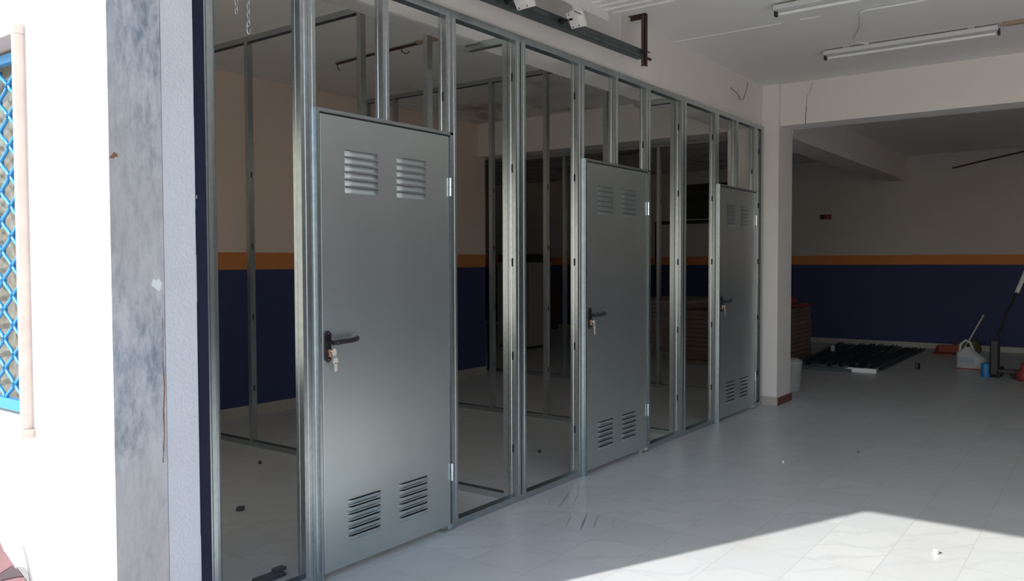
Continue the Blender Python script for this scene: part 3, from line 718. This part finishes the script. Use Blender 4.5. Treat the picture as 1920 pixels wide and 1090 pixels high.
# dustpan, stick, jug, can, rags, floor jack tool, red item
d = thing('dustpan', (13.9, 2.0, 0), 'orange-red dustpan on the floor by the far wall', 'dustpan')
s = MB().prism([(13.75, 1.90), (13.75, 2.28), (14.1, 2.24), (14.1, 1.94)], 'z', .004, .02); s.prism([(13.78, .02), (14.1, .02), (14.1, .12), (14.06, .12)], 'y', 1.90, 1.915); s.prism([(13.78, .02), (14.1, .02), (14.1, .12), (14.06, .12)], 'y', 2.25, 2.265); s.box(14.08, 1.91, .02, 14.1, 2.25, .13)
o = s.obj('pan', M_ORANGE, origin=(13.9, 2.0, 0)); o.parent = d; o.location = (0, 0, 0)
s = MB(); s.tube([(14.1, 2.08, .10), (14.25, 2.0, .16)], .014, 8); o = s.obj('handle', M_ORANGE, origin=(13.9, 2.0, 0)); o.parent = d; o.location = (0, 0, 0)
s = MB(); s.tube([(14.3, 1.955, .0), (14.73, 1.72, .57)], .013, 10); tag(s.obj('broom_stick', M_WIRE), 'thin pale stick leaning against the blue far wall', 'stick')
jug = thing('plastic_jug', (12.1, 1.58, 0), 'milky plastic jug with a loop handle on the rear room floor', 'jug')
s = MB(); zs = [(0, .085, .16), (.02, .095, .175), (.16, .095, .175), (.22, .075, .13), (.27, .04, .06), (.30, .03, .035)]
v = []; 
for z, a, b in zs:
    for k in range(16):
        th = 2*math.pi*k/16; cx, sx = math.cos(th), math.sin(th)
        v.append((12.1+a*math.copysign(abs(cx)**.6, cx), 1.54+b*math.copysign(abs(sx)**.6, sx)+(.05 if z > .2 else 0), z))
fs = [(i*16+k, i*16+(k+1) % 16, (i+1)*16+(k+1) % 16, (i+1)*16+k) for i in range(5) for k in range(16)]
s.add(v, fs, 0, True); s.add(v[:16], [tuple(range(15, -1, -1))]); s.add(v[-16:], [tuple(range(16))])
o = s.obj('body', M_JUG, origin=(12.1, 1.58, 0)); o.parent = jug; o.location = (0, 0, 0)
s = MB(); s.tube([(12.1, 1.68, .24), (12.1, 1.67, .33), (12.1, 1.61, .385), (12.1, 1.56, .36), (12.1, 1.52, .25), (12.1, 1.48, .21)], .017, 10); o = s.obj('handle', M_JUG, origin=(12.1, 1.58, 0)); o.parent = jug; o.location = (0, 0, 0)
s = MB(); s.box(12.0, 1.50, .10, 12.004, 1.66, .17, 0); s.box(12.0, 1.38, .012, 12.004, 1.70, .03, 1)
o = s.obj('jug_label', [mat('faded_blue_label', (.28, .38, .46), .6), M_REDP], origin=(12.1, 1.58, 0)); o.parent = jug; o.location = (0, 0, 0); o['label'] = 'faded blue and red label'
s = MB().lathe([(.05, 0), (.052, .01), (.052, .155), (.045, .165), (.03, .17)], (11.5, 1.31, 0), 18); tag(s.obj('spray_can', M_BLUEP), 'bright blue can standing right of the milky jug', 'can')
s = MB().lathe([(.08, 0), (.11, .05), (.09, .14), (.03, .2)], (14.35, 1.80, 0), 12); tag(s.obj('cloth_bundle', M_OLIVE), 'olive brown bundle behind the milky jug', 'bundle')
jk = thing('floor_machine', (11.6, 1.15, 0), 'dark floor machine with a tall leaning handle at the right edge', 'floor machine')
def jp(mbx, name, m_, **k): o = mbx.obj(name, m_, origin=(11.6, 1.15, 0), **k); o.parent = jk; o.location = (0, 0, 0)
jp(MB().box(11.45, 1.17, .02, 11.6, 1.27, .46).box(11.48, 1.15, .0, 11.9, 1.29, .10), 'motor_body', M_DARK, bevel=.02)
jp(MB().box(11.44, .95, .06, 11.52, 1.18, .11), 'foot_bar', M_DARK, bevel=.01)
s = MB(); s.tube([(11.55, 1.22, .42), (11.75, 1.12, .78), (11.9, 1.035, 1.02)], .016, 10); jp(s, 'handle_pole', M_DARK)
s = MB(); s.tube([(11.9, 1.035, 1.02), (12.1, .94, 1.34), (12.2, .89, 1.5)], .026, 12); jp(s, 'grip_sleeve', M_WIRE)
s = MB(); s.tube([(11.46, .99, .052), (11.50, 1.005, .052)], .05, 14); jp(s, 'castor', M_DARK)
s = MB(); s.lathe([(.06, 0), (.085, .02), (.085, .09), (.05, .12), (.03, .20), (.05, .21)], (11.35, .90, 0), 18); s.tube([(11.35, .90, .18), (11.5, .86, .30), (11.55, .78, .33)], .02, 8)
tag(s.obj('red_tool', M_REDP), 'round red power tool at the right edge of the rear room', 'tool')

# debris on the floor
def debris(x, y, r, m_, label, h=.02):
    s = MB(); pts = []
    for k in range(7):
        a = 2*math.pi*k/7; q = r*random.uniform(.5, 1.1); pts.append((x+q*math.cos(a), y+q*.7*math.sin(a)))
    s.prism(pts, 'z', 0.0005, h); tag(s.obj('fragment', m_, bevel=.002), label, 'floor fragment', 'small fragments on the floor')
M_GREYD = mat('grey_fragment', (.10, .10, .10), .8)
s = MB().box(2.20, 3.02, .001, 2.34, 3.08, .018).box(2.30, 3.04, .018, 2.36, 3.075, .034); tag(s.obj('fragment', M_GREYD, bevel=.003), 'largest grey fragment on the floor left of the first door', 'floor fragment', 'small fragments on the floor')
debris(2.81, 4.03, .028, M_GREYD, 'dark crumb on the floor seen between the first two studs', .025)
debris(3.56, 4.87, .018, M_GREYD, 'tiny dark crumb farther back, just before the cross track on the floor')
debris(5.0, 3.46, .02, M_GREYD, 'dark crumb on the floor between the first and second doors, behind the frame')
debris(5.736, 1.887, .014, M_WPAINT, 'white crumb on the shaded floor before the middle door')
debris(4.381, .696, .022, M_WPAINT, 'white crumb in the sunlit patch of floor')
debris(6.40, 1.548, .02, M_GREYD, 'flat dark mark on the shaded tiles', .003)
debris(11.77, 2.12, .05, M_DARK, 'dark lump right of the steel profile pile', .08)
